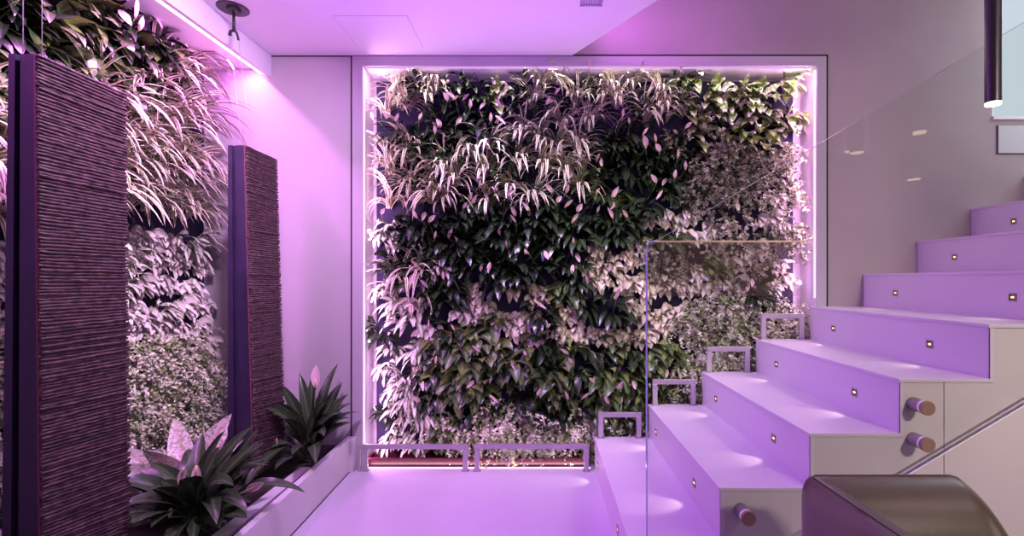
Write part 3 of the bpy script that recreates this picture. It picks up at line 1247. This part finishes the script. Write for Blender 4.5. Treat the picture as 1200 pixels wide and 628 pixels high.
PLANTS = []   # (kind, row, px, loc, ...)
rr = random.Random(11)
YR = YN - 0.035
row = 0
py = 106
while py < 535:
    row += 1
    px = 452 + (12 if row % 2 else 0)
    while px < 932:
        x = px + rr.uniform(-7, 7)
        y = py + rr.uniform(-10, 10)
        # hidden by the stairs
        n = int((x - 690) // 62) + 1 if x > 690 else 0
        if not (n >= 1 and y > 514 - 38.5 * (n - 1) + 6):
            kind = niche_kind(x, y, rr)
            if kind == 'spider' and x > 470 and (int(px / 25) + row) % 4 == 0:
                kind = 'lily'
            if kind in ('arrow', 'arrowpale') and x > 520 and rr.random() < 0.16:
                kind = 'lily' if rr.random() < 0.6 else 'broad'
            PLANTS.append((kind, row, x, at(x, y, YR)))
        px += 25
    py += 25.5
from collections import Counter
for kind in SPEC:
    for rw in range(1, row + 1):
        sel = sorted([p for p in PLANTS if p[0] == kind and p[1] == rw], key=lambda p: p[2])
        for i, p in enumerate(sel):
            _, _, desc, cat = SPEC[kind]
            lab = '%s, %s such from left in %s row of framed wall' % (desc, ORD[i + 1], ORD[rw])
            x, z = p[3].x, p[3].z
            sc = rr.uniform(0.88, 1.12) * (0.85 if rw <= 2 or x < -0.85 or x > 1.36 else 1.0)
            nf = 0
            if kind == 'lily':
                nf = rr.choice((0, 1, 2, 2))
            elif kind == 'broad':
                nf = rr.choice((0, 0, 1))
            elif kind == 'silver':
                nf = rr.choice((0, 0, 1))
            tilt = 0.0
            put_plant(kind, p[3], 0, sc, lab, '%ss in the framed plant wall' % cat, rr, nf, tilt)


def side_kind(px, py, rr):
    j = rr.random()
    if py < 70 or (px < 200 and py < 112):
        return 'broad' if j < 0.45 else ('lily' if j < 0.8 else 'pothos')
    if py < 268:
        return 'spider'
    if py < 400:
        return 'arrowpale' if j < 0.9 else 'silver'
    if py < 515:
        return 'fern'
    return 'silver' if j < 0.5 else 'arrowpale'


SIDE = []
row = 0
z = 2.13
while z > 0.2:
    row += 1
    y = 1.44 + (0.06 if row % 2 else 0)
    while y < (2.48 if 1.3 < z else 2.61):
        yy, zz = y + rr.uniform(-.03, .03), z + rr.uniform(-.02, .02)
        px = 635 - 560 * 1.72 / yy
        pyy = 328 - 560 * (zz - EYE) / yy
        SIDE.append((side_kind(px, pyy, rr), row, yy, Vector((-1.83, yy, zz))))
        y += 0.118 if z > 1.25 else 0.098
    z -= 0.128 if z > 1.25 else 0.105
for kind in SPEC:
    for rw in range(1, row + 1):
        sel = sorted([p for p in SIDE if p[0] == kind and p[1] == rw], key=lambda p: -p[2])
        for i, p in enumerate(sel):
            _, _, desc, cat = SPEC[kind]
            lab = '%s, %s such from corner in %s row of side wall' % (desc, ORD[i + 1], ORD[rw])
            sc = rr.uniform(0.9, 1.1) * (1.15 if kind in ('broad', 'lily', 'spider') else 0.92)
            nf = rr.choice((2, 3)) if kind == 'lily' else 0
            put_plant(kind, p[3], PI / 2, sc, lab, '%ss in the side plant wall' % cat, rr, nf)

# --- plants standing in the planter


def pot_lily(seed, loc, n, hmin, hmax, spread, wid, label, flowers, squash=1.0, xmax=9.0):
    rr = random.Random(seed)
    e = empty('peace_lily', loc, label, 'peace lily', 'peace lilies in the planter')
    mb = MB()
    for k in range(n):
        for attempt in range(40):
            az = 2 * PI * (k + rr.uniform(-.4, .4)) / n * 2.0
            el = rr.uniform(0.35, 1.40)
            d = Vector((math.cos(az) * math.cos(el) * spread, math.sin(az) * math.cos(el) * squash, math.sin(el)))
            nn = UP - d.normalized() * UP.dot(d.normalized())
            one = MB()
            leaf(one, Vector((rr.uniform(-.03, .03), rr.uniform(-.03, .03), 0)), d, nn + Vector((0, -0.25, 0)), rr.uniform(hmin, hmax), rr.uniform(wid * .8, wid * 1.15),
                 rr.uniform(1.1, 2.3), P_lance, 12, fold=0.25, m=5, rr=rr, wave=0.05)
            wv = [v + Vector(loc) for v in one.v]
            if not any((-1.115 < v.x < -0.99 and v.z < 0.195) or v.x > xmax or v.y > YB - 0.015 or v.z < 0.136 for v in wv[10:]):
                mb.strip([one.v[q * 5:q * 5 + 5] for q in range(13)])
                break
    mb.build('foliage', L['potlily'], e)
    for (tip, s, up) in flowers:
        tip = Vector(tip)
        q = MB()
        q.tube([Vector((0, 0, 0)), tip * 0.5 + Vector((0, 0, 0.03)), tip], 0.0025, 6)
        so_ = q.build('flower_stalk', M['stalk'], e)
        q = MB()
        up = Vector(up).normalized()
        leaf(q, tip, up, Vector((0, -1, 0)) + Vector((0.2, 0, 0)), 0.115 * s, 0.044 * s, 0.15, P_small, 9, fold=0.5, m=5, rr=rr)
        q.build('spathe', M['spathe'], so_)
        q = MB()
        q.tube([tip + Vector((0, -.004, 0)), tip + Vector((0, -.007, 0)) + up * 0.045 * s], [0.005 * s, 0.003 * s], 8)
        q.build('spadix', M['spadix'], so_)
    return e


pot_lily(31, (-1.25, 1.74, 0.135), 64, 0.20, 0.42, 1.0, 0.072, 'big peace lily spilling over the planter edge before the smaller rope panel',
         [((0.03, -0.05, 0.26), 0.75, (0.2, -0.2, -1)), ((-0.02, -0.04, 0.25), 0.6, (-0.2, -0.1, -1)), ((0.19, -0.02, 0.16), 0.7, (0.9, -0.2, 0.5)),
          ((0.10, -0.06, 0.14), 0.6, (0.1, -0.2, -1)), ((0.02, -0.16, 0.13), 0.35, (0.3, -0.2, 1))], 0.9)
pot_lily(37, (-1.17, 2.42, 0.135), 56, 0.26, 0.52, 0.75, 0.062, 'peace lily with one tall spathe in the corner beside the niche frame',
         [((0.035, -0.02, 0.375), 1.0, (0.02, 0, 1)), ((-0.10, -0.05, 0.22), 0.6, (-0.9, 0, 0.5)), ((-0.11, -0.14, 0.10), 0.6, (0.3, -0.1, 1))], 0.7, -0.985)
# white speckled caladium
ca = empty('caladium', (-1.50, 2.02, 0.16), 'white speckled caladium between the big lily and the side plants', 'caladium')
mb = MB()
rr = random.Random(41)
for az, el, ln, wd in ((0.3, 1.15, 0.36, 0.10), (1.0, 1.2, 0.34, 0.09), (2.4, 1.05, 0.36, 0.09), (3.0, 0.8, 0.30, 0.08), (-0.5, 0.9, 0.32, 0.11), (-1.2, 0.8, 0.30, 0.09),
                       (-2.2, 0.75, 0.30, 0.09), (-2.8, 0.95, 0.36, 0.08), (-1.7, 1.1, 0.32, 0.09), (0.0, 0.65, 0.30, 0.10)):
    d = Vector((math.cos(az) * math.cos(el), math.sin(az) * math.cos(el), math.sin(el)))
    leaf(mb, Vector((rr.uniform(-.02, .02), rr.uniform(-.02, .02), 0)), d, Vector((0.3, -0.9, 0.5)), ln, wd, rr.uniform(0.3, 1.0), P_ovate, 10, fold=0.25, m=5, rr=rr)
mb.build('foliage', L['caladium'], ca)

# ------------------------------------------------------------------ lights


def area(name, loc, target, sx, sy, power, col, spread=PI):
    d = bpy.data.lights.new(name, 'AREA')
    d.shape = 'RECTANGLE'
    d.size, d.size_y = sx, sy
    d.energy = power
    d.color = col
    d.spread = spread
    o = bpy.data.objects.new(name, d)
    C.objects.link(o)
    o.location = loc
    v = (Vector(target) - Vector(loc)).normalized()
    o.rotation_euler = v.to_track_quat('-Z', 'Y').to_euler()
    return o


def strip_light(name, a, b, face, width, power, col):
    a, b = Vector(a), Vector(b)
    d = bpy.data.lights.new(name, 'AREA')
    d.shape = 'RECTANGLE'
    d.size, d.size_y = (b - a).length, width
    d.energy = power
    d.color = col
    o = bpy.data.objects.new(name, d)
    C.objects.link(o)
    x = (b - a).normalized()
    z = -Vector(face).normalized()
    z = (z - x * z.dot(x)).normalized()
    y = z.cross(x)
    o.matrix_world = Matrix.Translation((a + b) / 2) @ Matrix((x, y, z)).transposed().to_4x4()
    return o


PUR = (0.38, 0.06, 1.0)
PINK = (1.0, 0.48, 1.0)
PALE = (1.0, 0.86, 0.88)
# side strip, tucked behind its profile so that the lip cuts its light off along the back wall
strip_light('side strip', (-1.631, 0.2, 2.214), (-1.583, 2.60, 2.214), (-0.10, 0, -1), 0.012, 40, (0.84, 0.21, 1.0))
# wash added to brighten the side plants, no fixture there
area('side wash', (-0.75, 1.32, ZC - 0.01), (-1.80, 2.15, 1.0), 0.15, 0.15, 32, (0.88, 0.56, 1.0), math.radians(112))
# niche strips
strip_light('niche left', (NX0 + 0.012, YB + 0.02, 0.05), (NX0 + 0.012, YB + 0.02, 2.2), (1, 0.3, 0), 0.01, 11, PINK)
strip_light('niche right', (NX1 - 0.012, YB + 0.02, 0.95), (NX1 - 0.012, YB + 0.02, 2.2), (-1, 0.3, 0), 0.01, 9, PINK)
strip_light('niche top', (NX0 + 0.03, YB + 0.02, NZ1 - 0.012), (NX1 - 0.03, YB + 0.02, NZ1 - 0.012), (0, -0.1, -1), 0.02, 6, PALE)
strip_light('niche bottom', (NX0 + 0.03, YB + 0.02, 0.012), (0.26, YB + 0.02, 0.012), (0, 0.1, 1), 0.01, 0.9, PALE)
# fill light added over the framed plants, from the soffit without a fixture
area('plant wash', (-0.25, 2.02, ZC - 0.01), (0.25, 2.75, 1.15), 1.3, 0.08, 8, (1.0, 0.88, 0.88), math.radians(70))
# purple fills added without fixtures: landing, stairs, and upwards at the soffit
area('landing', (-0.25, 2.02, ZC - 0.02), (0.2, 2.0, 0), 1.0, 0.6, 11.5, PUR, math.radians(115))
area('stair wash', (-1.15, 2.05, 2.10), (1.3, 2.0, 0.5), 0.25, 0.5, 5, PUR, math.radians(80))
area('soffit wash', (-0.35, 2.05, 1.85), (-0.35, 2.20, 3.0), 1.6, 0.9, 6.2, (0.52, 0.13, 1.0))  # hangs in mid-air, added to brighten the ceiling
# lamp high in the stairwell, and the room light from the open side
area('stairwell', (2.95, -0.3, 3.35), (1.7, 2.0, 0.7), 0.9, 0.9, 16, (1.0, 0.75, 0.72))
# violet light added at the free edge of the soffit, without a fixture
strip_light('soffit edge', (0.30, 2.52, 2.46), (0.88, 1.64, 2.46), (0.834, 0.551, 0.0), 0.03, 5.5, (0.62, 0.14, 0.85))
area('room', (5.6, -0.9, 1.7), (1.2, 2.2, 0.6), 1.6, 1.2, 26, (1.0, 0.78, 0.72))
area('room spot', (2.0, -1.5, 2.255), (1.65, 1.7, 0.75), 0.25, 0.12, 9.5, (1.0, 0.80, 0.76), math.radians(58))  # added to light the stair side, no such fitting
# daylight through the upper window
area('daylight', (3.3, 2.35, 2.5), (2.6, 2.65, 1.4), 0.6, 1.0, 16, (0.78, 0.90, 1.0))

wd = bpy.data.worlds.new('world')
S.world = wd
wd.use_nodes = True
wd.node_tree.nodes['Background'].inputs[0].default_value = (0.60, 0.48, 0.52, 1)
wd.node_tree.nodes['Background'].inputs[1].default_value = 0.03

S.view_settings.view_transform = 'Standard'
S.view_settings.look = 'None'
S.view_settings.gamma = 1
S.view_settings.exposure = 0.0
S.view_settings.use_curve_mapping = False
S.cycles.max_bounces = 8
S.cycles.transparent_max_bounces = 12
S.cycles.use_denoising = True
